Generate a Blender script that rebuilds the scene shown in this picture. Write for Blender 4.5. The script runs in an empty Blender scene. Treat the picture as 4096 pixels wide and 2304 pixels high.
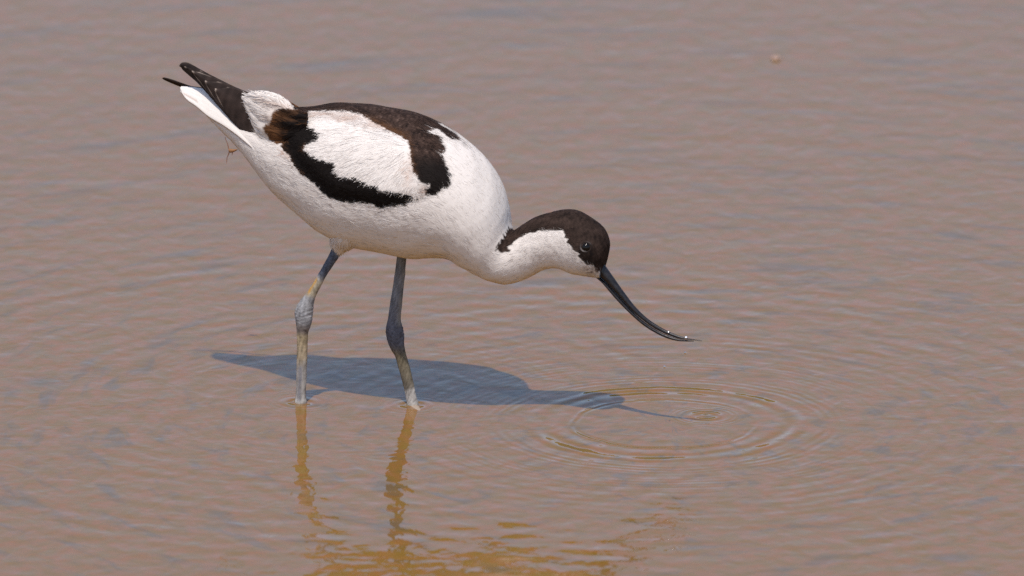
import bpy, math, random
import numpy as np
from mathutils import Vector, Matrix
R = math.radians
rng = np.random.default_rng(7)
random.seed(7)
scene = bpy.context.scene

# ------------------------------------------------------------------ camera, sky, sun, exposure
S = 5000.0            # photo pixels per metre at the bird
ELEV = R(15.0)        # the camera looks down by this much
L = 12.0              # distance to the bird (long telephoto)
FP = S * L            # focal length in photo pixels
fwd = np.array([0.0, math.cos(ELEV), -math.sin(ELEV)])
rgt = np.array([1.0, 0.0, 0.0])
upv = np.array([0.0, math.sin(ELEV), math.cos(ELEV)])
CAM = -L * fwd + (2048 - 1430) / S * rgt + (1618 - 1152) / S * upv

cam_d = bpy.data.cameras.new('camera')
cam = bpy.data.objects.new('camera', cam_d)
scene.collection.objects.link(cam)
cam.location = CAM
cam.rotation_euler = (R(90) - ELEV, 0, 0)
cam_d.sensor_width = 36.0
cam_d.lens = FP / 4096 * 36.0
cam_d.clip_start = 0.5
cam_d.clip_end = 6000
cam_d.dof.use_dof = True
cam_d.dof.focus_distance = L
cam_d.dof.aperture_fstop = 9.0
scene.camera = cam

SUN_DIR = Vector((0.085, 0.43, -1.0)).normalized()      # the way the light travels
to_sun = -SUN_DIR
world = bpy.data.worlds.new('World')
scene.world = world
world.use_nodes = True
wn = world.node_tree
bg = wn.nodes['Background']
sky = wn.nodes.new('ShaderNodeTexSky')
sky.sky_type = 'NISHITA'
sky.sun_disc = False
sky.sun_elevation = math.asin(to_sun.z)
sky.sun_rotation = math.atan2(to_sun.x, to_sun.y)
sky.air_density = 0.7
sky.dust_density = 1.0
sky.ozone_density = 0.0
wn.links.new(sky.outputs[0], bg.inputs[0])
bg.inputs[1].default_value = 0.15

sun_d = bpy.data.lights.new('sun', 'SUN')
sun_d.energy = 2.6
sun_d.angle = R(0.9)
sun_d.color = (1.0, 0.93, 0.86)
sun = bpy.data.objects.new('sun', sun_d)
scene.collection.objects.link(sun)
sun.location = (0, 0, 5)
sun.rotation_euler = SUN_DIR.to_track_quat('-Z', 'Y').to_euler()

scene.view_settings.view_transform = 'Standard'
scene.view_settings.look = 'None'
scene.view_settings.exposure = 0.45
scene.view_settings.gamma = 1.0
scene.render.engine = 'CYCLES'
scene.cycles.use_denoising = False
scene.cycles.max_bounces = 8
scene.cycles.caustics_reflective = False
scene.cycles.caustics_refractive = False

# ------------------------------------------------------------------ pixel <-> place helpers
YAW = R(16.5)
TY = math.tan(YAW)
P0 = np.array([0.0, 0.002, 0.0])                        # a point of the bird's mid plane
LAT = np.array([math.sin(YAW), math.cos(YAW), 0.0])     # across the bird, away from the camera


def ray(px, py):
    px = np.asarray(px, float); py = np.asarray(py, float)
    d = fwd + ((px - 2048) / FP)[..., None] * rgt + (-(py - 1152) / FP)[..., None] * upv
    return d


def onbird(px, py, w=0.0):
    """the point seen at a photo pixel on a plane w pixels beside the bird's mid plane"""
    d = ray(px, py)
    w = np.asarray(w, float) / S
    t = ((P0 - CAM) @ LAT + w) / (d @ LAT)
    return CAM + d * t[..., None]


def onwater(px, py, z=0.0):
    d = ray(px, py)
    t = (z - CAM[2]) / d[..., 2]
    return CAM + d * t[..., None]


def proj(P):
    Q = P - CAM
    z = Q @ fwd
    return np.stack([2048 + FP * (Q @ rgt) / z, 1152 - FP * (Q @ upv) / z], -1)


def mirror(P):
    return P - 2 * ((P - P0) @ LAT)[..., None] * LAT


def side(P):
    return (P - P0) @ LAT * S          # pixels across, negative on the camera's side


def near_px(P):
    """photo pixel of a point after folding the far half onto the near half"""
    s = side(P)
    Q = np.where((s > 0)[..., None], mirror(P), P)
    return proj(Q)


def in_poly(pts, poly):
    poly = np.asarray(poly, float)
    x, y = pts[..., 0], pts[..., 1]
    ins = np.zeros(x.shape, bool)
    n = len(poly)
    for i in range(n):
        x0, y0 = poly[i]; x1, y1 = poly[(i + 1) % n]
        c = ((y0 > y) != (y1 > y)) & (x < (x1 - x0) * (y - y0) / (y1 - y0 + 1e-12) + x0)
        ins ^= c
    return ins


def poly_dist(pts, poly):
    """signed pixel distance to a polygon, positive inside"""
    poly = np.asarray(poly, float)
    best = np.full(pts.shape[:-1], 1e9)
    n = len(poly)
    for i in range(n):
        a = poly[i]; b = poly[(i + 1) % n]
        ab = b - a
        t = np.clip(((pts - a) @ ab) / (ab @ ab + 1e-9), 0, 1)
        d = np.linalg.norm(pts - (a + t[..., None] * ab), axis=-1)
        best = np.minimum(best, d)
    return np.where(in_poly(pts, poly), best, -best)


def smooth(x, a, b):
    t = np.clip((x - a) / (b - a), 0, 1)
    return t * t * (3 - 2 * t)


def vnoise(P, scale, seed=0):
    """cheap smooth 3-D noise, about -1..1"""
    r = np.random.default_rng(seed)
    out = np.zeros(P.shape[:-1])
    for _ in range(7):
        k = r.normal(size=3) * scale
        out += np.sin(P @ k + r.uniform(0, 6.28))
    return out / 2.6


def catmull(pts, n):
    """smooth curve through rows of pts, n samples spread by chord length of the first two columns"""
    pts = np.asarray(pts, float)
    m = len(pts)
    seg = np.maximum(np.linalg.norm(np.diff(pts[:, :min(4, pts.shape[1])], axis=0), axis=1), 1e-6) ** 0.5
    t = np.concatenate([[0], np.cumsum(seg)])
    d = np.zeros_like(pts)
    for i in range(m):
        if i == 0: d[i] = (pts[1] - pts[0]) / (t[1] - t[0])
        elif i == m - 1: d[i] = (pts[-1] - pts[-2]) / (t[-1] - t[-2])
        else:
            a = (pts[i] - pts[i - 1]) / (t[i] - t[i - 1]); b = (pts[i + 1] - pts[i]) / (t[i + 1] - t[i])
            wa = t[i + 1] - t[i]; wb = t[i] - t[i - 1]
            d[i] = (a * wa + b * wb) / (wa + wb)
    q = np.linspace(0, t[-1], n)
    i = np.clip(np.searchsorted(t, q, side='right') - 1, 0, m - 2)
    h = (t[i + 1] - t[i]); u = ((q - t[i]) / h)[:, None]; h = h[:, None]
    return ((2 * u**3 - 3 * u**2 + 1) * pts[i] + (u**3 - 2 * u**2 + u) * h * d[i]
            + (-2 * u**3 + 3 * u**2) * pts[i + 1] + (u**3 - u**2) * h * d[i + 1])


# ------------------------------------------------------------------ mesh helpers
class MB:
    """collects vertices, faces and a colour per vertex"""
    def __init__(self):
        self.v = []; self.c = []; self.f = []; self.n = 0; self.nr = []; self.fl = []

    def add(self, V, F, C, normals=None, flow=None):
        V = np.asarray(V, float).reshape(-1, 3)
        if normals is not None: self.nr.append((self.n, normals))
        C = np.broadcast_to(np.asarray(C, float), (len(V), 3))
        self.v.append(V); self.c.append(C)
        self.fl.append(V * 450 if flow is None else np.asarray(flow, float).reshape(-1, 3))
        self.f += [tuple(int(i) + self.n for i in f) for f in F]
        self.n += len(V)

    def build(self, name, mat, parent=None, smooth_shade=True):
        me = bpy.data.meshes.new(name)
        V = np.concatenate(self.v); C = np.concatenate(self.c)
        me.from_pydata(V.tolist(), [], self.f)
        at = me.color_attributes.new('Col', 'FLOAT_COLOR', 'POINT')
        at.data.foreach_set('color', np.concatenate([C, np.ones((len(C), 1))], 1).astype(np.float32).ravel())
        fa = me.attributes.new('flow', 'FLOAT_VECTOR', 'POINT')
        fa.data.foreach_set('vector', np.concatenate(self.fl).astype(np.float32).ravel())
        me.polygons.foreach_set('use_smooth', [smooth_shade] * len(me.polygons))
        me.update()
        if self.nr:
            vn = np.zeros(len(V) * 3, np.float32); me.vertex_normals.foreach_get('vector', vn); vn = vn.reshape(-1, 3)
            for st, nn in self.nr: vn[st:st + len(nn)] = nn
            me.normals_split_custom_set_from_vertices(vn.tolist())
        o = bpy.data.objects.new(name, me)
        me.materials.append(mat)
        scene.collection.objects.link(o)
        if parent is not None:
            o.parent = parent
        return o


def tag(o, label=None, cat=None, group=None, kind=None):
    for k, v in (('label', label), ('category', cat), ('group', group), ('kind', kind)):
        if v: o[k] = v
    return o


def grid_faces(nu, nv, closed=True):
    F = []
    for i in range(nu - 1):
        for j in range(nv if closed else nv - 1):
            k = (j + 1) % nv
            F.append((i * nv + j, i * nv + k, (i + 1) * nv + k, (i + 1) * nv + j))
    return F


def loft(ribs, nu, nv, wc=0.0, fix=True, power=1.0):
    """ribs: rows (top x, top y, bottom x, bottom y, half width [, centre offset]) in photo pixels.
    Returns ring points (nu, nv, 3)."""
    r = catmull(ribs, nu)
    tx, ty, bx, by, w = r[:, 0], r[:, 1], r[:, 2], r[:, 3], np.maximum(r[:, 4], 0.3)
    off = r[:, 5] if r.shape[1] > 5 else np.full(nu, wc)
    cx, cy = (tx + bx) / 2, (ty + by) / 2
    hx, hy = (tx - bx) / 2, (ty - by) / 2
    h = np.hypot(hx, hy) + 1e-9
    if fix:
        k = hx / h * math.sin(YAW) - hy / h * math.cos(YAW) * math.sin(ELEV)
        hc = np.sqrt(np.maximum(h * h - (k * w) ** 2, (0.4 * h) ** 2))
        hx, hy = hx * hc / h, hy * hc / h
    C = onbird(cx, cy, off)
    T = onbird(cx + hx, cy + hy, off)
    U = T - C
    a = np.linspace(0, 2 * math.pi, nv, endpoint=False)
    ca, sa = np.cos(a), np.sin(a)
    if power != 1.0:
        ca = np.sign(ca) * np.abs(ca) ** power; sa = np.sign(sa) * np.abs(sa) ** power
    return C[:, None, :] + U[:, None, :] * ca[None, :, None] + LAT * (w / S)[:, None, None] * sa[None, :, None]


def cap(mb_v, mb_f, ring_start, nv, centre_index, flip):
    for j in range(nv):
        k = (j + 1) % nv
        mb_f.append((centre_index, ring_start + k, ring_start + j) if flip else (centre_index, ring_start + j, ring_start + k))


def add_loft(mb, P, C, flow=None):
    nu, nv, _ = P.shape
    V = np.concatenate([P.reshape(-1, 3), P[0].mean(0)[None], P[-1].mean(0)[None]])
    F = grid_faces(nu, nv)
    cap(V, F, 0, nv, nu * nv, False)
    cap(V, F, (nu - 1) * nv, nv, nu * nv + 1, True)
    if callable(C):
        C = C(V)
    elif np.ndim(C) == 3:
        C = np.concatenate([C.reshape(-1, 3), C[0, :1], C[-1, :1]])
    if flow is not None:
        flow = np.concatenate([flow.reshape(-1, 3), flow[0, :1], flow[-1, :1]])
    mb.add(V, F, C, None, flow)


def grid_normals(P, closed=True):
    du = np.gradient(P, axis=0)
    dv = (np.roll(P, -1, 1) - np.roll(P, 1, 1)) if closed else np.gradient(P, axis=1)
    n = np.cross(dv, du)
    n /= np.linalg.norm(n, axis=-1, keepdims=True) + 1e-12
    return n


def surface(P):
    from mathutils.bvhtree import BVHTree
    return BVHTree.FromPolygons([tuple(v) for v in P.reshape(-1, 3)], grid_faces(P.shape[0], P.shape[1]))


def fibres(mb, P, N, T, length, width, C, lift, bend=None, nj=.10, sink=.0002, surf=None):
    """feather barbs: thin tapering slivers that start in the surface at P, run along T and rise by lift"""
    n = len(P)
    T = T - (T * N).sum(-1, keepdims=True) * N
    T /= np.linalg.norm(T, axis=-1, keepdims=True) + 1e-12
    B = np.cross(N, T)
    length = np.broadcast_to(length, n)[:, None]; width = np.broadcast_to(width, n)[:, None]
    lift = np.broadcast_to(lift, n)[:, None]
    if bend is None:
        bend = np.zeros(n)
    bend = np.asarray(bend)[:, None]
    # a barb stops where the marking it belongs to stops
    dark = C.mean(1) < .3
    keep = np.full(n, .12)
    for fr in (.3, .5, .7, .85, 1.0):
        tipc = plume_col(P + T * (length * fr) + B * bend * fr * fr, 0, 1)
        keep = np.where(((tipc.mean(1) < .3) == dark) & (keep >= fr - .31), fr, keep)
    keep = (keep + .12 + np.where(~dark, np.random.default_rng(n + 2).random(n) ** 3 * .52 - .04, 0))[:, None]
    length = length * keep; bend = bend * keep; lift = lift * np.minimum(keep, 1)
    base = P - N * sink
    mid = P + T * length * 0.5 + N * lift * 0.75 + B * bend * 0.3
    tip = P + T * length + N * lift * 0.8 + B * bend
    if surf is not None:        # lay the barb along the curve of the body
        for X, k in ((mid, .75), (tip, .8)):
            for i in range(n):
                q, nn_, _, _ = surf.find_nearest(Vector(X[i]))
                if q is not None:
                    if nn_.dot(Vector(N[i])) < 0: nn_ = -nn_
                    X[i] = np.array(q) + np.array(nn_) * float(lift[i, 0]) * k
    V = np.stack([base - B * width * .5, base + B * width * .5, mid - B * width * .45, mid + B * width * .45, tip], 1)
    F = []
    for i in range(n):
        a = 5 * i
        F += [(a, a + 2, a + 3, a + 1), (a + 2, a + 4, a + 3)]
    sd = np.random.default_rng(n).normal(size=(n, 1)) * nj
    nn = np.stack([N + B * (sd - .05), N + B * (sd + .05), N + B * (sd - .05), N + B * (sd + .05), N + .03 * T + B * sd], 1)
    nn = nn / np.linalg.norm(nn, axis=-1, keepdims=True)
    fl = np.repeat(np.random.default_rng(n + 1).uniform(0, 500, (n, 3)), 5, axis=0)
    mb.add(V.reshape(-1, 3), F, np.repeat(C, 5, axis=0), nn.reshape(-1, 3), fl)


# ------------------------------------------------------------------ materials
def principled(name):
    m = bpy.data.materials.new(name)
    m.use_nodes = True
    return m, m.node_tree, m.node_tree.nodes['Principled BSDF']


def feather_mat(name, bump_scale=900.0, bump=0.25, rough=0.8, spec=0.08, flow=False):
    """dull plumage; with flow the fine relief runs along the barbs"""
    m, nt, b = principled(name)
    at = nt.nodes.new('ShaderNodeVertexColor'); at.layer_name = 'Col'
    tc = nt.nodes.new('ShaderNodeTexCoord')
    vec = tc.outputs['Object']
    if flow:
        fa = nt.nodes.new('ShaderNodeAttribute'); fa.attribute_name = 'flow'; vec = fa.outputs['Vector']
        bump_scale = 1.0
    no = nt.nodes.new('ShaderNodeTexNoise'); no.inputs['Scale'].default_value = bump_scale * .6; no.inputs['Detail'].default_value = 3
    mr = nt.nodes.new('ShaderNodeMapRange')
    mr.inputs[1].default_value = .3; mr.inputs[2].default_value = .7; mr.inputs[3].default_value = .965; mr.inputs[4].default_value = 1.02
    mx = nt.nodes.new('ShaderNodeVectorMath'); mx.operation = 'SCALE'
    nt.links.new(vec, no.inputs['Vector'])
    nt.links.new(no.outputs[0], mr.inputs[0])
    nt.links.new(at.outputs[0], mx.inputs[0]); nt.links.new(mr.outputs[0], mx.inputs['Scale'])
    nt.links.new(mx.outputs[0], b.inputs['Base Color'])
    b.inputs['Roughness'].default_value = rough
    b.inputs['Specular IOR Level'].default_value = spec
    n2 = nt.nodes.new('ShaderNodeTexNoise'); n2.inputs['Scale'].default_value = bump_scale; n2.inputs['Detail'].default_value = 3
    nt.links.new(vec, n2.inputs['Vector'])
    bp = nt.nodes.new('ShaderNodeBump'); bp.inputs['Strength'].default_value = bump; bp.inputs['Distance'].default_value = .0012
    nt.links.new(n2.outputs[0], bp.inputs['Height']); nt.links.new(bp.outputs[0], b.inputs['Normal'])
    return m


M_PLUME = feather_mat('plumage', 700, .12, flow=True)
M_SKIN = M_PLUME
M_QUILL = feather_mat('flight_feather', 1200, .12, .7, .12)
M_BILL = feather_mat('bill_horn', 500, .10, .36, .38)
m, nt, b = principled('wet_eye')
b.inputs['Base Color'].default_value = (.006, .005, .004, 1); b.inputs['Roughness'].default_value = .12; b.inputs['Specular IOR Level'].default_value = .25
M_EYE = m
m, nt, b = principled('water_drop')
b.inputs['Base Color'].default_value = (.95, .95, .95, 1); b.inputs['Roughness'].default_value = .14
b.inputs['IOR'].default_value = 1.33; b.inputs['Transmission Weight'].default_value = 1.0
M_DROP = m


# water --------------------------------------------------------------
class NT:
    """writes arithmetic as shader nodes"""
    def __init__(self, nt): self.nt = nt

    def m(self, op, a, b=None, c=None):
        n = self.nt.nodes.new('ShaderNodeMath'); n.operation = op
        for i, x in enumerate((a, b, c)):
            if x is None: continue
            if isinstance(x, (int, float)): n.inputs[i].default_value = x
            else: self.nt.links.new(x, n.inputs[i])
        return n.outputs[0]

    def add(self, *a):
        r = a[0]
        for x in a[1:]: r = self.m('ADD', r, x)
        return r

    def mul(self, a, b): return self.m('MULTIPLY', a, b)

    def noise(self, vec, scale, detail=2.0, rough=.5, dist=0.0):
        n = self.nt.nodes.new('ShaderNodeTexNoise')
        n.inputs['Scale'].default_value = scale; n.inputs['Detail'].default_value = detail
        n.inputs['Roughness'].default_value = rough; n.inputs['Distortion'].default_value = dist
        self.nt.links.new(vec, n.inputs['Vector'])
        return n.outputs[0]

    def dist(self, vec, c):
        n = self.nt.nodes.new('ShaderNodeVectorMath'); n.operation = 'DISTANCE'
        self.nt.links.new(vec, n.inputs[0]); n.inputs[1].default_value = tuple(c)
        return n.outputs['Value']

    def gauss(self, r, r0, s):
        t = self.m('DIVIDE', self.m('SUBTRACT', r, r0), s)
        return self.m('EXPONENT', self.mul(self.mul(t, t), -1.0))

    def ring(self, r, r0, s, lam, slope, phase=0.0):
        """a packet of circular waves of wavelength lam round r0; slope is its steepest tilt"""
        A = slope * lam / 6.2832
        w = self.m('SINE', self.m('MULTIPLY_ADD', r, 6.2832 / lam, phase - r0 * 6.2832 / lam))
        return self.mul(self.mul(w, self.gauss(r, r0, s)), A)

    def ramp(self, x, a, b, lo, hi):
        n = self.nt.nodes.new('ShaderNodeMapRange'); n.interpolation_type = 'SMOOTHSTEP'
        self.nt.links.new(x, n.inputs[0])
        for i, v in enumerate((a, b, lo, hi)): n.inputs[i + 1].default_value = v
        return n.outputs[0]

    def mix(self, f, a, b):
        n = self.nt.nodes.new('ShaderNodeMix'); n.data_type = 'RGBA'
        if isinstance(f, (int, float)): n.inputs[0].default_value = f
        else: self.nt.links.new(f, n.inputs[0])
        for i, x in ((6, a), (7, b)):
            if isinstance(x, tuple): n.inputs[i].default_value = x + (1,)
            else: self.nt.links.new(x, n.inputs[i])
        return n.outputs[2]


def water_material():
    m, nt, b = principled('muddy_water')
    q = NT(nt)
    tc = nt.nodes.new('ShaderNodeTexCoord')
    P = tc.outputs['Object']
    # a little wobble so that the rings are not compass-drawn
    nz = nt.nodes.new('ShaderNodeTexNoise'); nz.inputs['Scale'].default_value = 22; nz.inputs['Detail'].default_value = 2
    nt.links.new(P, nz.inputs['Vector'])
    sub = nt.nodes.new('ShaderNodeVectorMath'); sub.operation = 'SUBTRACT'; nt.links.new(nz.outputs['Color'], sub.inputs[0]); sub.inputs[1].default_value = (.5, .5, .5)
    sc = nt.nodes.new('ShaderNodeVectorMath'); sc.operation = 'SCALE'; nt.links.new(sub.outputs[0], sc.inputs[0]); sc.inputs['Scale'].default_value = .010
    ad = nt.nodes.new('ShaderNodeVectorMath'); ad.operation = 'ADD'; nt.links.new(P, ad.inputs[0]); nt.links.new(sc.outputs[0], ad.inputs[1])
    PW = ad.outputs[0]

    def c(px, py): return onwater(px, py)
    h = []
    # ripples of the wind
    n1 = q.noise(P, 34, 2.5, .5, .6); h.append(q.mul(n1, .00047))
    n2 = q.noise(P, 95, 2.0, .5, .3); h.append(q.mul(n2, .00010))
    mp = nt.nodes.new('ShaderNodeMapping'); mp.inputs['Scale'].default_value = (7, 17, 1); mp.inputs['Rotation'].default_value = (0, 0, R(-12))
    nt.links.new(P, mp.inputs['Vector'])
    n3 = q.noise(mp.outputs[0], 1.0, 2.0, .5, .5); h.append(q.mul(n3, .0006))
    mp4 = nt.nodes.new('ShaderNodeMapping'); mp4.inputs['Scale'].default_value = (62, 30, 1); mp4.inputs['Rotation'].default_value = (0, 0, R(4))
    nt.links.new(P, mp4.inputs['Vector'])
    h.append(q.mul(q.noise(mp4.outputs[0], 1.0, 1.5, .5, .4), .00060))
    # rings where the bill left the water
    r = q.dist(PW, c(2658, 1696))
    amp = q.ramp(q.noise(P, 15, 1), .33, .66, .25, 1.3)
    rings = [q.ring(r, .0725, .004, .010, .15), q.ring(r, .101, .015, .020, .155), q.ring(r, .132, .020, .0085, .045, .5),
             q.ring(r, .175, .030, .0075, .022), q.ring(r, .24, .06, .016, .022), q.ring(r, .36, .08, .030, .022)]
    h.append(q.mul(q.add(*rings), amp))
    r = q.dist(P, c(2823, 1663))
    h += [q.ring(r, .0095, .007, .012, .17, .8), q.ring(r, .024, .007, .0048, .06)]
    # rings round the two legs
    for (px, py) in ((1203, 1608), (1650, 1620)):
        r = q.dist(PW, c(px, py))
        h += [q.ring(r, .0, .0095, .014, .5, 1.57), q.ring(r, .02, .012, .0062, .025)]
    r = q.dist(PW, c(1430, 1600))
    h += [q.mul(q.add(q.ring(r, .16, .05, .011, .012), q.ring(r, .26, .07, .024, .016), q.ring(r, .40, .10, .034, .018)), amp)]
    H = q.add(*h)
    bp = nt.nodes.new('ShaderNodeBump'); bp.inputs['Strength'].default_value = 1.0; bp.inputs['Distance'].default_value = 1.0
    nt.links.new(H, bp.inputs['Height']); nt.links.new(bp.outputs[0], b.inputs['Normal'])
    # silt hanging in the water, plus ripple light and dim bands painted into the colour
    f1 = q.ramp(q.noise(P, 60, 3, .6, .4), .35, .68, 0, 1)
    f2 = q.ramp(q.noise(P, 210, 2, .6), .45, .75, 0, 1)
    col = q.mix(f1, (.190, .108, .020), (.236, .105, .029))
    # dim slate bands of ripple-bent light, painted in arcs along the rings
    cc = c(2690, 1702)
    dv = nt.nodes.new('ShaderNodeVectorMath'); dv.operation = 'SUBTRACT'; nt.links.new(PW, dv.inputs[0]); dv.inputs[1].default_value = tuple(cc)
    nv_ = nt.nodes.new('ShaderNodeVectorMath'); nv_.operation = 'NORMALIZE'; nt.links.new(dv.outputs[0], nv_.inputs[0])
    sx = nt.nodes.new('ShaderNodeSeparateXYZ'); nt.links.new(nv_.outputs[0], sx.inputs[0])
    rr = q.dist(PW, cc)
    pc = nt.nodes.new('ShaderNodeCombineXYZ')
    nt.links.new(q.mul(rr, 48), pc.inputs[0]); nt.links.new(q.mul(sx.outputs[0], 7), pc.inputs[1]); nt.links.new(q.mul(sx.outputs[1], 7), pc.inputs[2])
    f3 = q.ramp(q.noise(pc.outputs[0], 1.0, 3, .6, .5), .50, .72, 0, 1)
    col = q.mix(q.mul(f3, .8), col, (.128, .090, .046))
    col = q.mix(q.mul(f2, .30), col, (.168, .098, .030))
    g = q.gauss(q.dist(PW, c(165, 1528)), 0.0, .016)
    col = q.mix(q.mul(g, .55), col, (.09, .085, .055))
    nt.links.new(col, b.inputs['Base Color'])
    b.inputs['Roughness'].default_value = .04
    b.inputs['IOR'].default_value = 1.333
    return m


def build_water():
    def axis(lo, hi, step, far):
        a = list(np.arange(lo, hi + step, step))
        d = step
        x = a[-1]
        while x < far: d *= 1.6; x += d; a.append(x)
        d = step; x = a[0]
        while x > -far: d *= 1.6; x -= d; a.insert(0, x)
        return np.array(a)
    X = axis(-.7, .8, .1, 3000); Y = axis(-.7, 1.6, .1, 3000)
    V = np.stack(np.meshgrid(X, Y, indexing='ij'), -1)
    V = np.concatenate([V, np.zeros(V.shape[:2] + (1,))], -1)
    F = [(i * len(Y) + j, (i + 1) * len(Y) + j, (i + 1) * len(Y) + j + 1, i * len(Y) + j + 1)
         for i in range(len(X) - 1) for j in range(len(Y) - 1)]
    mb = MB(); mb.add(V, F, (.3, .2, .1))
    tag(mb.build('water', water_material()), kind='structure')


build_water()

# the far side of the lagoon: a low scrubby bank, out of frame, that the steeper ripples mirror
nu_, nv_ = 160, 14
th = np.linspace(R(-75), R(75), nu_)
q_ = np.linspace(0, 1, nv_)
rr_ = 70 + 30 * q_[None] + 4 * np.sin(th * 5)[:, None]
top_ = 12.0 + 1.3 * np.sin(th * 17) + 1.0 * np.sin(th * 41 + 1) + .7 * np.sin(th * 97 + 2)
zz_ = -0.4 + top_[:, None] * np.sin(q_ * math.pi * .62)[None]
BK = np.stack([rr_ * np.sin(th)[:, None], rr_ * np.cos(th)[:, None], zz_], -1)
BK = BK + (vnoise(BK, .9, 91) * .5 * np.sin(q_ * math.pi)[None])[..., None] * np.array([0, -1.0, .6])
mb = MB()
kk = (.5 + .5 * vnoise(BK, .5, 92))[..., None]
mb.add(BK, grid_faces(nu_, nv_, False), (np.array([.075, .080, .035]) * (1 - kk) + np.array([.12, .10, .05]) * kk).reshape(-1, 3))
tag(mb.build('bank', feather_mat('scrub', .8, .3, .9, .1)), kind='structure')

# ------------------------------------------------------------------ the bird's markings (photo pixels, side view)
WHITE = np.array([.715, .655, .595]); BLACK = np.array([.010, .0075, .0065]); MANTLE = np.array([.039, .0235, .0178])
CAPC = np.array([.031, .0195, .0150]); RUST = np.array([.125, .056, .024]); TAN = np.array([.50, .35, .27])

BAND = [(1110, 455), (1098, 466), (1108, 488), (1089, 497), (1067, 517), (1096, 555), (1122, 565), (1141, 567), (1147, 594), (1163, 618),
        (1185, 662), (1200, 681), (1219, 698), (1252, 722), (1293, 763), (1324, 790), (1378, 803), (1436, 808), (1490, 812), (1513, 821),
        (1531, 832), (1544, 817), (1575, 819), (1598, 808), (1623, 821), (1625, 803), (1661, 808), (1701, 796), (1656, 793), (1629, 780),
        (1580, 784), (1535, 779), (1512, 774), (1510, 760), (1470, 753), (1425, 726), (1371, 720), (1322, 694), (1334, 664), (1288, 655), (1240, 634),
        (1208, 612), (1204, 602), (1214, 582), (1240, 562), (1268, 553), (1273, 543), (1250, 532), (1230, 516), (1214, 504), (1214, 490),
        (1221, 480), (1226, 461), (1200, 456), (1159, 449), (1142, 447)]
MANT = [(1226, 400), (1302, 340), (1500, 340), (1700, 380), (1850, 480), (1905, 575), (1876, 583), (1850, 566), (1848, 559), (1817, 551), (1807, 554), (1788, 539),
        (1785, 535), (1764, 522), (1747, 512), (1725, 509), (1730, 522), (1712, 518), (1698, 510), (1725, 537), (1745, 541), (1756, 547), (1768, 556), (1766, 568), (1776, 583),
        (1783, 602), (1768, 617), (1778, 641), (1795, 684), (1800, 699), (1809, 701), (1802, 711), (1802, 728), (1797, 750), (1780, 750),
        (1764, 752), (1768, 762), (1747, 781), (1713, 777), (1706, 764), (1727, 757), (1718, 735), (1689, 730), (1674, 706), (1655, 687),
        (1656, 682), (1645, 619), (1638, 570), (1616, 547), (1571, 529), (1504, 489), (1459, 460), (1441, 453), (1369, 442), (1315, 442),
        (1248, 442), (1226, 446)]
RUMP = [(1163, 380), (1226, 380), (1232, 425), (1224, 446), (1200, 447), (1175, 425)]
HEAD = [(2031, 917), (2015, 945), (1990, 978), (1979, 1001), (2001, 1014), (2030, 1008), (2045, 985), (2067, 960), (2100, 940), (2130, 930), (2175, 922),
        (2210, 925), (2250, 922), (2263, 950), (2275, 975), (2290, 1000), (2315, 1014), (2310, 1030), (2330, 1048), (2362, 1063), (2385, 1072), (2378, 1090),
        (2400, 1090), (2450, 1080), (2480, 960), (2400, 820), (2262, 780), (2120, 800), (2045, 860)]


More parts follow.
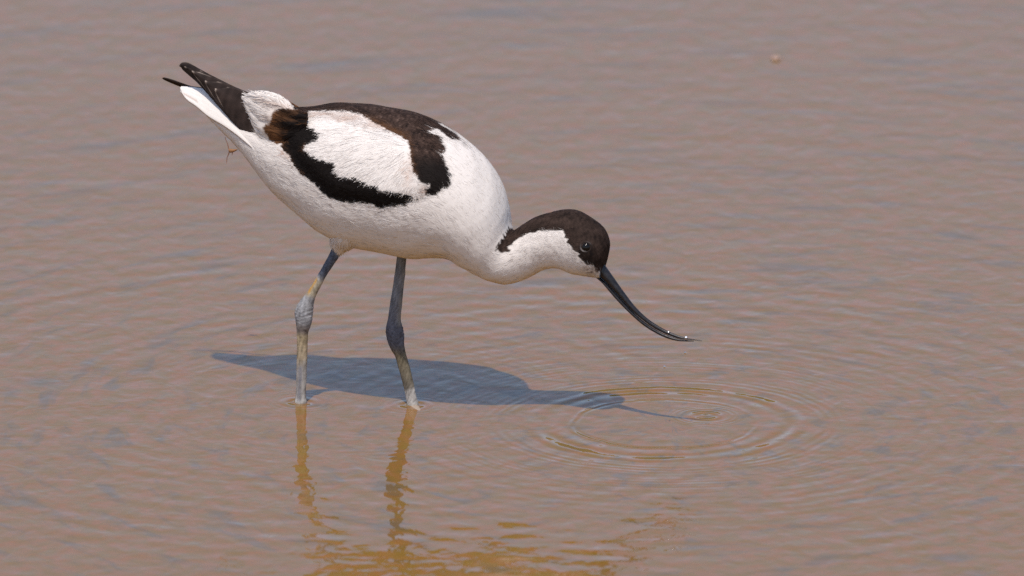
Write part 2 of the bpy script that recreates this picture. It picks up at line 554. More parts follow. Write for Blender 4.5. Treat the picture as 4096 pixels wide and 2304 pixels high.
def plume_col(P, jit=0.0, seed=1):
    """colour of the plumage at a place on the bird"""
    px = near_px(P)
    if jit:
        r = np.random.default_rng(seed)
        px = px + r.normal(size=px.shape) * jit
    wob = np.stack([vnoise(P, 900, seed + 5), vnoise(P, 900, seed + 9)], -1) * 4.0
    px = px + wob
    n = vnoise(P, 300, 3); n2 = vnoise(P, 1100, 4)
    c = np.tile(WHITE, (len(P), 1)) * (1 + .02 * n2)[:, None]
    # worn brownish bases of the long scapulars
    for (cx, cy, sx, sy, k) in ((1430, 474, 60, 13, .85), (1310, 458, 75, 6, .75), (1530, 508, 60, 13, .7), (1648, 660, 16, 70, .5),
                                (1180, 450, 60, 12, .6), (1095, 425, 45, 10, .35), (1700, 765, 14, 20, .6), (1150, 600, 10, 40, .8),
                                (1178, 645, 8, 30, .6), (1090, 480, 30, 30, .4)):
        f = k * np.exp(-((px[:, 0] - cx) / sx) ** 2 - ((px[:, 1] - cy) / sy) ** 2)
        f = np.clip(f * (1 + .5 * n2), 0, 1)[:, None]
        c = c * (1 - f) + TAN * f
    bd = poly_dist(px, BAND) + np.where(px[:, 1] - 690 < .55 * (px[:, 0] - 1290), 14.0, 6.0) * smooth(-px[:, 0], -1690, -1560)
    band = smooth(bd, -3.5, 3.5)[:, None]
    ru = np.clip(smooth(-px[:, 0] + .25 * (px[:, 1] - 500), -1150, -1085) + .22 * n * (px[:, 0] < 1165) + .28 * (px[:, 1] < 490) * (px[:, 0] < 1190), 0, 1)[:, None]
    edge = (1 - smooth(bd, 2, 14))[:, None] * .5 * (px[:, :1] < 1230)
    bc = BLACK * (1 - ru) + RUST * ru
    bc = bc * (1 - edge) + RUST * edge
    c = c * (1 - band) + bc * band
    mt = smooth(np.maximum(poly_dist(px, MANT), poly_dist(px, RUMP)) + 4, -3, 3)[:, None]
    lowm = smooth(px[:, 1], 600, 680)[:, None]
    mc = MANTLE * (1 + .45 * n2 + .25 * n)[:, None] * (1 - lowm) + BLACK * 1.3 * lowm
    fl = smooth(n2 + .5 * n, 1.2, 1.8)[:, None] * (1 - lowm) * .16
    mc = mc * (1 - fl) + TAN * .6 * fl
    eb = ((1 - smooth(poly_dist(px, MANT), 2, 30)) * smooth(-px[:, 0], -1700, -1640) * smooth(px[:, 1], 440, 500))[:, None] * .7
    mc = mc * (1 - eb) + RUST * .9 * eb
    c = c * (1 - mt) + mc * mt
    hd = smooth(poly_dist(px, HEAD), -3, 5)[:, None]
    hc = CAPC * (1 + .28 * n2 + .18 * n)[:, None]
    fr = smooth(np.hypot((px[:, 0] - 2345) / 60, (px[:, 1] - 1020) / 55), .3, 1.0)[:, None]
    hc = hc * (.55 + .45 * fr)
    c = c * (1 - hd) + hc * hd
    # smudgy feathers at the base of the bill
    sm = np.exp(-((px[:, 0] - 2365) / 32) ** 2 - ((px[:, 1] - 1085) / 16) ** 2) * np.clip(.55 + .5 * n2, 0, 1)
    sm = sm + np.exp(-((px[:, 0] - 2300) / 22) ** 2 - ((px[:, 1] - 1018) / 26) ** 2) * .6 * np.clip(.6 + .4 * n2, 0, 1)
    sm = np.clip(sm, 0, 1)[:, None]
    c = c * (1 - sm) + np.array([.16, .11, .085]) * sm
    return np.clip(c, .006, .9)


# ------------------------------------------------------------------ the bird
bird = bpy.data.objects.new('avocet', None)
scene.collection.objects.link(bird)
tag(bird, 'black and white avocet wading with head lowered, slender upturned bill just above the water', 'bird')

RIBS = [(775, 368, 790, 420, 22), (850, 392, 865, 498, 50), (940, 425, 944, 577, 80), (1040, 445, 1014, 660, 110), (1140, 428, 1097, 767, 142),
        (1230, 425, 1190, 850, 178), (1330, 410, 1290, 930, 212), (1440, 415, 1420, 990, 238), (1550, 430, 1540, 1013, 252), (1660, 455, 1660, 1036, 256),
        (1760, 500, 1750, 1033, 252), (1850, 559, 1815, 1041, 240), (1935, 638, 1853, 1070, 220), (1998, 738, 1888, 1092, 192), (2026, 825, 1925, 1112, 165),
        (2034, 895, 1972, 1131, 132), (2046, 922, 2028, 1139, 106), (2085, 900, 2085, 1127, 96), (2140, 868, 2135, 1105, 92), (2195, 850, 2185, 1080, 92),
        (2255, 836, 2240, 1077, 98), (2310, 843, 2285, 1095, 105), (2365, 873, 2325, 1103, 108), (2412, 912, 2352, 1108, 101), (2434, 965, 2375, 1111, 82),
        (2429, 1012, 2390, 1112, 58), (2420, 1052, 2400, 1112, 34)]
NU, NV = 420, 200
BODY = loft(RIBS, NU, NV)
BN = grid_normals(BODY)
if ((BODY - BODY.mean(1, keepdims=True)) * BN).sum() < 0: BN = -BN
# gentle feather relief
rel = vnoise(BODY, 120, 21) * .00022 + vnoise(BODY, 420, 22) * .00008
fade = smooth(np.arange(NU), 5, 40)[:, None] * (1 - smooth(np.arange(NU), NU * .82, NU * .9))[:, None]
BODY = BODY + BN * (rel * fade)[..., None]
BN = grid_normals(BODY)
if ((BODY - BODY.mean(1, keepdims=True)) * BN).sum() < 0: BN = -BN
TANG = -np.gradient(BODY, axis=0); TANG /= np.linalg.norm(TANG, axis=-1, keepdims=True) + 1e-12     # towards the tail

_a = np.linspace(0, 2 * math.pi, NV, endpoint=False)
_al = np.concatenate([[0], np.cumsum(np.linalg.norm(np.diff(BODY.mean(1), axis=0), axis=1))])
_rad = np.linalg.norm(BODY - BODY.mean(1, keepdims=True), axis=-1).mean(1)
_rad = np.maximum(_rad, .012)
BFLOW = np.stack([np.broadcast_to((_al * 190)[:, None], (NU, NV)), np.cos(_a)[None] * (.05 * 1000 + 0 * _al[:, None]), np.sin(_a)[None] * (.05 * 1000 + 0 * _al[:, None])], -1)
body_mb = MB()
add_loft(body_mb, BODY, lambda V: plume_col(V), BFLOW)


def scatter(P, N, T, count, mask=None, seed=0):
    """random places on a grid surface: point, normal, tail-ward direction"""
    r = np.random.default_rng(seed)
    A = np.linalg.norm(np.cross(np.roll(P, -1, 1)[:-1] - P[:-1], P[1:] - P[:-1]), axis=-1)
    if mask is not None: A = A * mask[:-1]
    p = A.ravel() / A.sum()
    k = r.choice(len(p), count, p=p)
    i, j = np.divmod(k, P.shape[1])
    u, v = r.random((2, count, 1))
    j2 = (j + 1) % P.shape[1]

    def s(X): return (X[i, j] * (1 - u) + X[i + 1, j] * u) * (1 - v) + (X[i, j2] * (1 - u) + X[i + 1, j2] * u) * v
    n = s(N); n /= np.linalg.norm(n, axis=-1, keepdims=True)
    return s(P), n, s(T), r


def turn(T, N, ang):
    B = np.cross(N, T)
    return T * np.cos(ang)[:, None] + B * np.sin(ang)[:, None]


WING = [(1100, 445), (1226, 452), (1369, 446), (1460, 462), (1571, 520), (1700, 560), (1772, 612), (1800, 690), (1803, 745), (1755, 787),
        (1701, 802), (1620, 828), (1531, 838), (1436, 816), (1324, 797), (1252, 729), (1190, 670), (1141, 576), (1062, 525), (1085, 470)]
flat = BODY.reshape(-1, 3)
wing_d = poly_dist(near_px(flat), WING).reshape(NU, NV)
torso = (np.arange(NU) < NU * .74)[:, None] & np.ones((1, NV), bool)

BODY_SURF = surface(BODY[::3, ::2])
# loose barbs: along the edges of the dark markings, on the flank under the wing and sparsely elsewhere
npx = near_px(flat)
edge_d = np.minimum(np.abs(poly_dist(npx, BAND)), np.minimum(np.abs(poly_dist(npx, MANT)), np.abs(poly_dist(npx, RUMP)))).reshape(NU, NV)
flank = (smooth(-np.abs(poly_dist(npx, [(1080, 560), (1250, 740), (1450, 830), (1620, 830), (1640, 880), (1450, 900), (1250, 830), (1050, 640)])), -40, 10)).reshape(NU, NV)
dens = torso * (wing_d < 12) * (.22 + 1.0 * (edge_d < 22) + .5 * flank)
P, N, T, r = scatter(BODY, BN, TANG, 12000, dens, 11)
n = len(P)
px = near_px(P)
C = plume_col(P, 1.0, 2) * (1 + .015 * r.normal(size=(n, 1)))
ln = r.uniform(.004, .010, n) * np.where(px[:, 0] > 1850, .6, 1.0)
T2 = turn(T, N, r.normal(size=n) * .22)
fibres(body_mb, P, N, T2, ln, r.uniform(.0003, .0008, n), C, r.uniform(.00008, .0003, n), r.normal(size=n) * .0012, .14, .0001, BODY_SURF)
P, N, T, r = scatter(BODY, BN, TANG, 7000, (~torso) * (.25 + 1.0 * (np.abs(poly_dist(npx, HEAD)).reshape(NU, NV) < 25)), 12)
n = len(P)
C = plume_col(P, 2.0, 3) * (1 + .06 * r.normal(size=(n, 1)))
T2 = turn(T, N, r.normal(size=n) * .35)
fibres(body_mb, P, N, T2, r.uniform(.002, .0045, n), r.uniform(.0003, .0006, n), C, r.uniform(.00006, .00022, n), r.normal(size=n) * .0005, .12, .0001, BODY_SURF)


# legs: part of the same skin
def leg(edges, w_off, ratio, cols, seed):
    e = np.array(edges, float)
    rib = np.column_stack([e[:, 0], e[:, 1], e[:, 2], e[:, 3], np.hypot(e[:, 0] - e[:, 2], e[:, 1] - e[:, 3]) * .5 * ratio, e[:, 4]])
    nu, nv = 220, 28
    G = loft(rib, nu, nv, fix=False)
    gn = grid_normals(G)
    if ((G - G.mean(1, keepdims=True)) * gn).sum() < 0: gn = -gn
    pp = proj(G.mean(1)); y = pp[:, 1]
    hock = cols['hock']
    kn = np.exp(-((y - hock) / 42) ** 2)
    bump = vnoise(G * np.array([1, 1, 2.2]), 1500, seed) * .00025 * kn[:, None] + vnoise(G * np.array([1, 1, .4]), 1500, seed + 1) * .00008
    G = G + gn * bump[..., None]
    ys = np.array([k[0] for k in cols['c']]); cs = np.array([k[1] for k in cols['c']])
    c = np.stack([np.interp(y, ys, cs[:, k]) for k in range(3)], -1)
    C = np.repeat(c[:, None, :], nv, 1)
    n1 = vnoise(G * np.array([1, 1, .35]), 1300, seed + 2)[..., None]; n2 = vnoise(G, 2600, seed + 3)[..., None]
    C = C * (1 + .22 * n1 + .15 * n2)
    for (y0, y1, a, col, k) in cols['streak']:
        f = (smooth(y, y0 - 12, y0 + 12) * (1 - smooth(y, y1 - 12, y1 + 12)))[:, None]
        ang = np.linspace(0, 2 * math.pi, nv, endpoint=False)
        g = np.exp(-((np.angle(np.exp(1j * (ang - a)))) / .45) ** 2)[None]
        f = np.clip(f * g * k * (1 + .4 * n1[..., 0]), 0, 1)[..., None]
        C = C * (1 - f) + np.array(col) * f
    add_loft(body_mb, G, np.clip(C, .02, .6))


GREY = (.265, .262, .265); OCH = (.31, .245, .15); SLATE = (.085, .095, .12); PALE = (.31, .285, .26)
leg([(1345, 930, 1405, 955, -60), (1325, 1000, 1367, 1012, -56), (1298, 1052, 1334, 1060, -54), (1271, 1100, 1300, 1112, -52), (1250, 1135, 1282, 1149, -50),
     (1229, 1167, 1264, 1183, -48), (1206, 1196, 1256, 1209, -48), (1187, 1222, 1252, 1230, -48), (1180, 1246, 1250, 1252, -48), (1182, 1272, 1248, 1282, -48),
     (1185, 1297, 1240, 1312, -48), (1187, 1320, 1233, 1328, -48), (1188, 1362, 1230, 1365, -48), (1187, 1442, 1228, 1442, -48), (1185, 1520, 1225, 1520, -48),
     (1183, 1580, 1223, 1583, -48), (1180, 1604, 1226, 1606, -48), (1180, 1660, 1226, 1660, -48)], -48, .9,
    {'hock': 1255, 'c': [(1000, SLATE), (1098, SLATE), (1112, GREY), (1125, (.36, .32, .24)), (1170, (.36, .31, .22)), (1190, GREY), (1285, GREY), (1300, (.20, .18, .17)),
                         (1322, (.17, .14, .12)), (1345, OCH), (1430, (.31, .25, .17)), (1480, PALE), (1590, PALE), (1600, (.45, .43, .4)), (1620, (.3, .25, .18))],
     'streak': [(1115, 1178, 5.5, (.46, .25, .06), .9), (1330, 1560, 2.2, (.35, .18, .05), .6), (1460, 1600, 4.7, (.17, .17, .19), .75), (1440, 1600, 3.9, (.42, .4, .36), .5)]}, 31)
leg([(1596, 960, 1634, 962, 62), (1588, 1028, 1625, 1033, 58), (1580, 1090, 1620, 1095, 54), (1570, 1157, 1613, 1160, 50), (1560, 1220, 1607, 1222, 48), (1551, 1280, 1603, 1282, 48),
     (1545, 1310, 1611, 1318, 48), (1546, 1340, 1616, 1348, 48), (1555, 1375, 1616, 1378, 48), (1566, 1398, 1618, 1398, 48), (1579, 1420, 1623, 1416, 48), (1597, 1480, 1640, 1474, 48),
     (1618, 1558, 1657, 1550, 48), (1626, 1600, 1667, 1594, 48), (1628, 1618, 1673, 1614, 48), (1640, 1670, 1690, 1664, 48)], 48, .9,
    {'hock': 1335, 'c': [(1030, (.15, .145, .14)), (1180, (.165, .165, .17)), (1260, (.13, .13, .145)), (1300, (.095, .095, .11)), (1370, (.095, .095, .11)), (1400, (.12, .105, .085)), (1420, (.15, .125, .08)),  # far leg: the body's shade and the sunlit lower end are painted in
                         (1520, (.15, .13, .095)), (1548, (.16, .14, .11)), (1560, (.32, .30, .27)), (1610, (.36, .34, .31)), (1630, (.3, .25, .18))],
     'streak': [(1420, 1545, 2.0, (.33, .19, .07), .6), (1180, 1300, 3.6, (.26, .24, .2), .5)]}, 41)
# the feathered thigh over the near leg and the wet toe breaking the surface by the far foot
TH = loft([(1440, 800, 1400, 860, 30, -120), (1380, 850, 1440, 940, 70, -100), (1330, 925, 1420, 985, 58, -75), (1322, 965, 1388, 1004, 36, -60), (1330, 990, 1374, 1012, 24, -57), (1336, 1004, 1362, 1016, 15, -56)], 60, 40, fix=False)
add_loft(body_mb, TH, lambda V: plume_col(V))
tn = grid_normals(TH)
if ((TH - TH.mean(1, keepdims=True)) * tn).sum() < 0: tn = -tn
tt = np.gradient(TH, axis=0); tt /= np.linalg.norm(tt, axis=-1, keepdims=True) + 1e-12
P, N, T, r = scatter(TH, tn, tt, 1600, None, 15)
n = len(P)
fibres(body_mb, P, N, turn(T, N, r.normal(size=n) * .3), r.uniform(.003, .006, n), r.uniform(.0004, .0008, n), np.tile(WHITE, (n, 1)) * (1 + .05 * r.normal(size=(n, 1))), r.uniform(.0002, .0008, n), r.normal(size=n) * .001)
a = onwater(1650, 1616); bb = onwater(1712, 1672)
pts = []
for i in range(24):
    t = i / 23
    p = a * (1 - t) + bb * t; p = p + np.array([0, 0, -.0012 - .0024 * t * t])
    rr = .0040 * (1 - .45 * t)
    d = (bb - a) / np.linalg.norm(bb - a); s_ = np.cross(d, [0, 0, 1])
    an = np.linspace(0, 2 * math.pi, 16, endpoint=False)
    pts.append(p + s_ * (rr * np.cos(an))[:, None] + np.array([0, 0, 1]) * (rr * .55 * np.sin(an))[:, None])
add_loft(body_mb, np.array(pts), (.34, .27, .21))
body = body_mb.build('body', M_PLUME, bird)

# wings: raised feather shields hugging the sides, long scapular barbs on top
TIP_UP = [(716, 262), (724, 252), (735, 248), (750, 249), (766, 257), (807, 280), (844, 300), (890, 323), (931, 343), (965, 358), (1000, 372), (1060, 400), (1120, 440)]
TIP_LO = [(718, 266), (724, 270), (730, 279), (742, 290), (757, 303), (786, 328), (815, 359), (848, 397), (890, 444), (931, 490), (973, 531), (1036, 570), (1110, 540)]


def blade(mb, up, lo, w_tip, w_base, roof, col, rim, flip_side=False, shift=(0, 0), thick=4.0, s0=0.0, dw=0.0):
    """a flight feather: a thin, slightly roofed blade between an upper and a lower edge"""
    nu, nv = 70, 14
    c = catmull([(u[0], u[1], l[0], l[1]) for u, l in zip(up, lo)], nu)
    s = np.linspace(0, 1, nu)[:, None]; q = np.linspace(0, 1, nv)[None]
    x = c[:, 0:1] * (1 - q) + c[:, 2:3] * q + shift[0]; y = c[:, 1:2] * (1 - q) + c[:, 3:4] * q + shift[1]
    se = s0 + s * (1 - s0)
    w = dw + w_tip * (1 - se) + w_base * se - roof * se ** .6 * (q - .25) - 7 * np.sin(q * math.pi)
    A = onbird(x, y, w); Bk = onbird(x, y, w + thick * np.sin(np.clip(q, .0, 1) * math.pi) + .8)
    if flip_side: A, Bk = mirror(A), mirror(Bk)
    V = np.concatenate([A.reshape(-1, 3), Bk.reshape(-1, 3)])
    F = grid_faces(nu, nv, False)
    o = nu * nv
    F2 = [(a + o, d + o, c_ + o, b_ + o) for a, b_, c_, d in F]
    E = []
    for i in range(nu - 1):
        E.append((i * nv, (i + 1) * nv, o + (i + 1) * nv, o + i * nv)); E.append((i * nv + nv - 1, o + i * nv + nv - 1, o + (i + 1) * nv + nv - 1, (i + 1) * nv + nv - 1))
    for j in range(nv - 1):
        E.append((j, o + j, o + j + 1, j + 1))
    e = np.minimum(s * 30, np.minimum(q, 1 - q) * 8 + 2 * smooth(s, .05, .4)) * np.ones((nu, nv))
    k = (1 - smooth(e, .2, 1.1))[..., None] * rim
    C = np.array(col) * (1 - k) + np.array([.34, .27, .22]) * k
    sh = np.abs(q - .35)
    C = C * (1 + .25 * vnoise(A, 700, 5)[..., None] + .3 * np.exp(-(sh / .03) ** 2)[..., None])
    C = np.clip(C, .008, .8).reshape(-1, 3)
    mb.add(V, F + F2 + E, np.concatenate([C, C]))


def sub_blade(k):
    """outline of a shorter flight feather lying over the long ones: same edges, tip set back by k"""
    u = catmull(TIP_UP, 60); l = catmull(TIP_LO, 60)
    i = np.linspace(k, 59, 13)
    uu = np.stack([np.interp(i, np.arange(60), u[:, d]) for d in (0, 1)], -1); ll = np.stack([np.interp(i, np.arange(60), l[:, d]) for d in (0, 1)], -1)
    m = (uu + ll) / 2
    w = np.sqrt(np.clip(np.linspace(0.02, 3.2, 13), 0, 1))[:, None]
    return (m + (uu - m) * w).tolist(), (m + (ll - m) * w).tolist()


def make_wing(far):
    mb = MB()
    sgn = 1 if far else -1
    ss = side(flat).reshape(NU, NV)
    mask = (wing_d > -10) & (ss * sgn > -6)
    ht = (smooth(wing_d, -8, 75) * 24 - 5) / S
    W = BODY + BN * ht[..., None]
    idx = -np.ones((NU, NV), int)
    used = np.argwhere(mask); idx[mask] = np.arange(len(used))
    F = []
    for i in range(NU - 1):
        for j in range(NV):
            k = (j + 1) % NV
            q = (idx[i, j], idx[i, k], idx[i + 1, k], idx[i + 1, j])
            if min(q) >= 0: F.append(q)
    V = W[mask]
    pw = near_px(BODY[mask]) - np.array([1850, 400])
    rw = np.linalg.norm(pw, axis=1); aw = np.arctan2(pw[:, 1], pw[:, 0])
    mb.add(V, F, plume_col(BODY[mask]), None, np.stack([rw / 32, aw * 95, 0 * rw], -1))
    WN = grid_normals(W)
    if ((W - W.mean(1, keepdims=True)) * WN).sum() < 0: WN = -WN
    m2 = (mask & (wing_d > -4)) * (.30 + 1.0 * (edge_d < 45))
    P, N, T, r = scatter(W, WN, TANG, 11000, m2, 51 + far)
    n = len(P); px = near_px(P)
    # the long white scapulars fan out from the shoulder
    Q = P if not far else mirror(P)
    D = px - np.array([1800, 450]); D /= np.linalg.norm(D, axis=1, keepdims=True)
    T3 = D[:, :1] * np.array([math.cos(YAW), -math.sin(YAW), 0]) + D[:, 1:] * np.array([0, 0, -1.0])
    C = plume_col(P, 2.0, 6)
    white = (C.mean(1) > .35)
    inner = in_poly(px, [(1200, 480), (1240, 450), (1440, 455), (1571, 529), (1640, 580), (1650, 690), (1700, 770), (1620, 790), (1500, 775), (1320, 690), (1200, 600)])
    far_m = np.where((white & inner)[:, None], T3, T)
    ln = np.where(white & inner, r.uniform(.007, .015, n), r.uniform(.0030, .0055, n))
    wd = np.where(white & inner, r.uniform(.0003, .0010, n), r.uniform(.0004, .0008, n))
    C = C * (1 + .02 * r.normal(size=(n, 1)))
    far_m = turn(far_m / (np.linalg.norm(far_m, axis=1, keepdims=True)), N, r.normal(size=n) * .16)
    lf = np.where(r.random(n) < .07, r.uniform(.0003, .0006, n), r.uniform(.00006, .00026, n))
    fibres(mb, P, N, far_m, ln, wd, C, lf, r.normal(size=n) * .0014, .17, .0001, surface((BODY + BN * np.maximum(ht, 0)[..., None])[::2, ::2]))
    w = mb.build('wing', M_PLUME, bird)
    # flight feathers
    sh = (0, 0)
    fb = MB()
    if not far:
        for k, (tip, dw) in enumerate(((0, 0), (6.5, -3), (13, -6), (21, -9), (27, -12))):
            up, lo = (TIP_UP, TIP_LO) if k == 0 else sub_blade(tip)
            blade(fb, up, lo, -8, -90, 14, np.array([.026, .0175, .0145]) * (.75 + .13 * k), .8 if k else .25, s0=tip / 59, dw=dw)
    else:
        up = [(648, 312), (654, 309), (666, 311), (690, 318), (724, 330), (766, 344), (815, 352), (900, 400), (1000, 450)]
        lo = [(649, 315), (655, 319), (665, 324), (690, 335), (724, 348), (774, 358), (815, 375), (900, 450), (1000, 540)]
        blade(fb, up, lo, 34, 110, -30, MANTLE * .55, .2)
    fb.build('primary_feathers', M_QUILL, w)
    # the white puffed tertials over the rump
    rb = [(966, 388, 960, 412, 4, -70), (985, 376, 985, 446, 14, -78), (1012, 367, 1016, 510, 20, -90), (1045, 365, 1050, 558, 26, -104), (1080, 370, 1088, 578, 30, -114),
          (1120, 384, 1132, 582, 29, -122), (1155, 409, 1160, 575, 26, -128), (1190, 436, 1190, 555, 20, -134), (1230, 452, 1225, 530, 12, -142)]
    if far:
        rb = [(q[0] - 50, q[1] + 75, q[2] - 50, q[3] + 60, q[4], q[5]) for q in rb]
    G = loft(rb, 60, 48, fix=False)
    if far: G = mirror(G)
    gn = grid_normals(G)
    if ((G - G.mean(1, keepdims=True)) * gn).sum() < 0: gn = -gn
    ang = np.linspace(0, 2 * math.pi, 48, endpoint=False)
    G = G + gn * (.0007 * np.sin(ang * 9 + np.linspace(0, 3, 60)[:, None]) * smooth(np.arange(60), 4, 20)[:, None])[..., None]
    tb = MB()

    def tcol(V):
        c = plume_col(V); px = near_px(V)
        f = (np.exp(-((px[:, 1] - (395 + (px[:, 0] - 1040) * .36)) / 9) ** 2) * .45 * (px[:, 0] > 1030) * (c.mean(1) > .3))[:, None]
        return c * (1 - f) + TAN * f
    add_loft(tb, G, tcol, np.stack([np.broadcast_to(np.linspace(0, 9, 60)[:, None], (60, 48)), np.broadcast_to(18 * np.cos(ang), (60, 48)), np.broadcast_to(18 * np.sin(ang), (60, 48))], -1))
    tg = -np.gradient(G, axis=0); tg /= np.linalg.norm(tg, axis=-1, keepdims=True) + 1e-12
    P, N, T, r = scatter(G, gn, tg, 1800, None, 61 + far)
    n = len(P)
    C = tcol(P) * (1 + .05 * r.normal(size=(n, 1)))
    fibres(tb, P, N, turn(T, N, r.normal(size=n) * .16), r.uniform(.004, .010, n) * np.where(N[:, 2] > .5, .3, 1.0), r.uniform(.0003, .0009, n), C, r.uniform(.00005, .0002, n), r.normal(size=n) * .001, .14, .0001)
    tb.build('tertial_feathers', M_PLUME, w)


make_wing(False)
make_wing(True)

# tail: a folded, roof-shaped fan of white feathers
RID = [(722, 349), (745, 349), (774, 351), (815, 358), (870, 380), (940, 420), (1010, 480), (1090, 560)]
EDG = [(726, 366), (745, 394), (786, 424), (832, 462), (898, 502), (956, 544), (1014, 593), (1090, 655)]
nu, nv = 60, 41
c = catmull([(a[0], a[1], b_[0], b_[1]) for a, b_ in zip(RID, EDG)], nu)
ww = np.linspace(40, 135, nu)
Rg = onbird(c[:, 0], c[:, 1], 0 * ww); Ed = onbird(c[:, 2], c[:, 3], -ww)
q = np.linspace(-1, 1, nv)
drop = (Ed - Rg) + LAT * (ww / S)[:, None]      # the fall from ridge to edge without the sideways part
TL = Rg[:, None] + drop[:, None] * (np.abs(q) ** 1.7)[None, :, None] + LAT * (ww / S)[:, None, None] * q[None, :, None]
steps = .0006 * ((np.abs(q) * 6) % 1.0)
TL = TL + np.array([0, 0, 1]) * steps[None, :, None]
under = TL - np.array([0, 0, .0012]) - np.array([0, 0, .006]) * (1 - np.abs(q))[None, :, None] * .3
V = np.concatenate([TL.reshape(-1, 3), under.reshape(-1, 3)])
F = grid_faces(nu, nv, False); o_ = nu * nv
F2 = [(a + o_, d + o_, cc + o_, b_ + o_) for a, b_, cc, d in F]
E = []
for i in range(nu - 1):
    for j in (0, nv - 1): E.append((i * nv + j, (i + 1) * nv + j, o_ + (i + 1) * nv + j, o_ + i * nv + j))
for j in range(nv - 1): E.append((j, j + 1, o_ + j + 1, o_ + j))
tp = near_px(TL.reshape(-1, 3))
f = (np.exp(-((tp[:, 1] - (380 + (tp[:, 0] - 745) * .55)) / 4) ** 2) * (tp[:, 0] < 790) * (tp[:, 0] > 736) * .6)[:, None]
C = WHITE * (1 - .03 * np.abs(vnoise(TL.reshape(-1, 3), 600, 8)))[:, None]
C = C * (1 - f) + TAN * .7 * f
mb = MB(); mb.add(V, F + F2 + E, np.concatenate([C, C]))
tail = mb.build('tail', M_QUILL, bird)

# bill
UP = [(2392, 1030, 2366, 1066, 22), (2418, 1060, 2379, 1086, 21), (2452, 1107, 2424, 1128, 17), (2496, 1169, 2476, 1185, 13), (2540, 1226, 2526, 1240, 11), (2585, 1270, 2575, 1283, 9),
      (2629, 1301, 2621, 1315, 8), (2673, 1325, 2668, 1338, 7), (2717, 1343, 2715, 1354, 5.5), (2748, 1352, 2747, 1358, 4), (2783, 1358, 2782, 1361.5, 2.4), (2808, 1363, 2807, 1365, 1)]
LO = [(2364, 1070, 2384, 1106, 19), (2378, 1088, 2396, 1117, 18), (2422, 1128, 2413, 1135, 14), (2474, 1185, 2463, 1195, 11), (2524, 1240, 2515, 1249, 9), (2573, 1284, 2566, 1295, 8),
      (2619, 1316, 2612, 1326, 7), (2667, 1340, 2662, 1351, 6), (2714, 1355, 2711, 1364, 5), (2747, 1360, 2746, 1366, 3.5), (2775, 1363, 2775, 1366, 1.5)]
bc = (.015, .013, .014)
mb = MB()
G = loft(UP, 120, 24, fix=False)
add_loft(mb, G, np.array(bc) * (1 + .25 * vnoise(G, 900, 3))[..., None])
bill = mb.build('bill', M_BILL, bird)
mb = MB()
G = loft(LO, 120, 20, fix=False)
add_loft(mb, G, np.array(bc) * (1 + .25 * vnoise(G, 900, 4))[..., None])
mb.build('lower_mandible', M_BILL, bill)


# eyes
def ball(mb, c, r, col, ax=None, nu=16, nv=24):
    t = np.linspace(0.02, math.pi - .02, nu); a = np.linspace(0, 2 * math.pi, nv, endpoint=False)
    G = np.stack([np.sin(t)[:, None] * np.cos(a), np.sin(t)[:, None] * np.sin(a), np.cos(t)[:, None] * np.ones(nv)], -1)
    G = c + G * np.asarray(r)
    add_loft(mb, G, col)


hp = proj(flat); hn = BN.reshape(-1, 3)
facing = (hn @ fwd) < -.2
dd = np.hypot(hp[:, 0] - 2345, hp[:, 1] - 989) + np.where(facing, 0, 1e6)
ie = int(np.argmin(dd)); ep = flat[ie]; en = hn[ie]
for far in (False, True):
    cpos = ep - en * .0026; nn = en
    if far: cpos = mirror(cpos); nn = mirror(en + P0) - P0
    mb = MB(); ball(mb, cpos, .0040, BLACK)
    eye = mb.build('eye', M_EYE, bird)
    e1 = np.cross(nn, [0, 0, 1.0]); e1 /= np.linalg.norm(e1); e2 = np.cross(e1, nn)
    if e1[0] < 0: e1 = -e1
    A = np.linspace(0, 2 * math.pi, 60, endpoint=False); Bm = np.linspace(0, 2 * math.pi, 10, endpoint=False)
    G = []; C = []
    for al in A:
        rad = e1 * math.cos(al) * 1.06 + e2 * math.sin(al) * .94
        ctr = cpos + nn * .0018 + rad * .0041
        G.append(ctr + .0008 * (np.cos(Bm)[:, None] * rad + np.sin(Bm)[:, None] * nn))
        deg = math.degrees(al) % 360
        k = max(math.exp(-((deg - 225) / 38) ** 2), .25 * math.exp(-((deg - 60) / 30) ** 2), .25 * math.exp(-((deg - 165) / 20) ** 2))
        C.append(np.tile(np.array([.02, .014, .012]) * (1 - k) + np.array([.17, .15, .14]) * k, (10, 1)))
    G = np.array(G); C = np.array(C)
    F = grid_faces(60, 10); F += [(59 * 10 + j, 59 * 10 + (j + 1) % 10, (j + 1) % 10, j) for j in range(10)]
    mb = MB(); mb.add(G.reshape(-1, 3), F, C.reshape(-1, 3))
    mb.build('eyelid', M_PLUME, eye)


# ------------------------------------------------------------------ small things
m, nt, b = principled('glinting_drop')
b.inputs['Base Color'].default_value = (.9, .9, .9, 1); b.inputs['Metallic'].default_value = .7; b.inputs['Roughness'].default_value = .22
M_GLINT = m


def drop(px, py, w, r, label, group=None, tall=1.15):
    mb = MB(); p = onbird(px, py, w)
    ball(mb, p, (r, r, r * tall), (1, 1, 1))
    o = mb.build('water_drop', M_GLINT if tall == 1 else M_DROP)
    return tag(o, label, 'water drop', group)


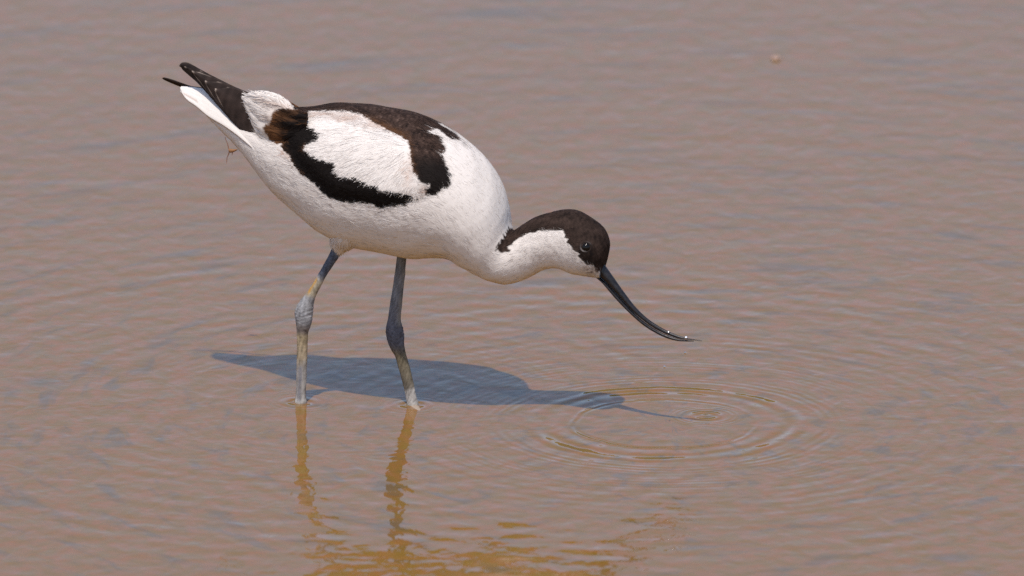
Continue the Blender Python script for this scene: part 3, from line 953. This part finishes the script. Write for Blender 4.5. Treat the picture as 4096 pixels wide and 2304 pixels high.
drop(2741, 1412, 0, .0010, 'tiny clear drop falling just under the bill tip', 'drops falling from the bill')
drop(2658, 1468, 0, .0010, 'tiny clear falling drop, the lower one left of the bill tip', 'drops falling from the bill')
drop(2674, 1328, -9, .0008, 'bright bead of water on the bill, farther back from the tip', 'beads of water on the bill', 1)
drop(2744, 1350, -6, .0011, 'bright bead of water on the bill, nearest the tip', 'beads of water on the bill', 1)

# a gnat-like insect hanging in the air behind the tail
mb = MB()
d_ = 500


def at(px, py): return onbird(px, py, d_)


def tube(mb, pts, rad, col, nv=8):
    pts = np.array(pts); G = []
    for i, p in enumerate(pts):
        t = pts[min(i + 1, len(pts) - 1)] - pts[max(i - 1, 0)]; t /= np.linalg.norm(t)
        u = np.cross(t, [.3, .9, .2]); u /= np.linalg.norm(u); v = np.cross(t, u)
        a = np.linspace(0, 2 * math.pi, nv, endpoint=False)
        G.append(p + rad[i] * (np.cos(a)[:, None] * u + np.sin(a)[:, None] * v))
    add_loft(mb, np.array(G), col)


ORG = (.26, .13, .06)
tube(mb, [at(x, y) for x, y in ((914, 600), (918, 601), (924, 603), (932, 603), (942, 600), (950, 598))], np.array([.4, 1.6, 2.0, 1.5, 1.0, .3]) * .0009, ORG)
tube(mb, [at(x, y) for x, y in ((916, 602), (914, 590), (909, 572), (903, 558), (900, 548))], [.0004, .0004, .0003, .0003, .0002], (.25, .12, .08))
tube(mb, [at(x, y) for x, y in ((918, 603), (914, 618), (908, 630), (907, 645), (906, 655))], [.0004, .0004, .0003, .0003, .0002], (.25, .12, .08))
tube(mb, [at(x, y) for x, y in ((926, 604), (930, 612), (927, 622))], [.0004, .0003, .0002], (.25, .12, .08))
tag(mb.build('insect', M_QUILL), 'tiny blurred orange-brown insect with trailing legs below the white tail', 'insect')

# pale scrap floating far out
p = onwater(3102, 237)
mb = MB()
t = np.linspace(.05, math.pi - .05, 18); a = np.linspace(0, 2 * math.pi, 28, endpoint=False)
G = np.stack([np.sin(t)[:, None] * np.cos(a), np.sin(t)[:, None] * np.sin(a), np.cos(t)[:, None] * np.ones(28)], -1)
G = G * (1 + .12 * vnoise(G, 3, 77))[..., None]
G = p + np.array([0, 0, .0006]) + G * np.array([.0046, .0060, .0022])
add_loft(mb, G, (.34, .23, .175))
tag(mb.build('floating_scrap', M_QUILL), 'small pale pinkish scrap floating on the open water behind the bird', 'floating scrap')
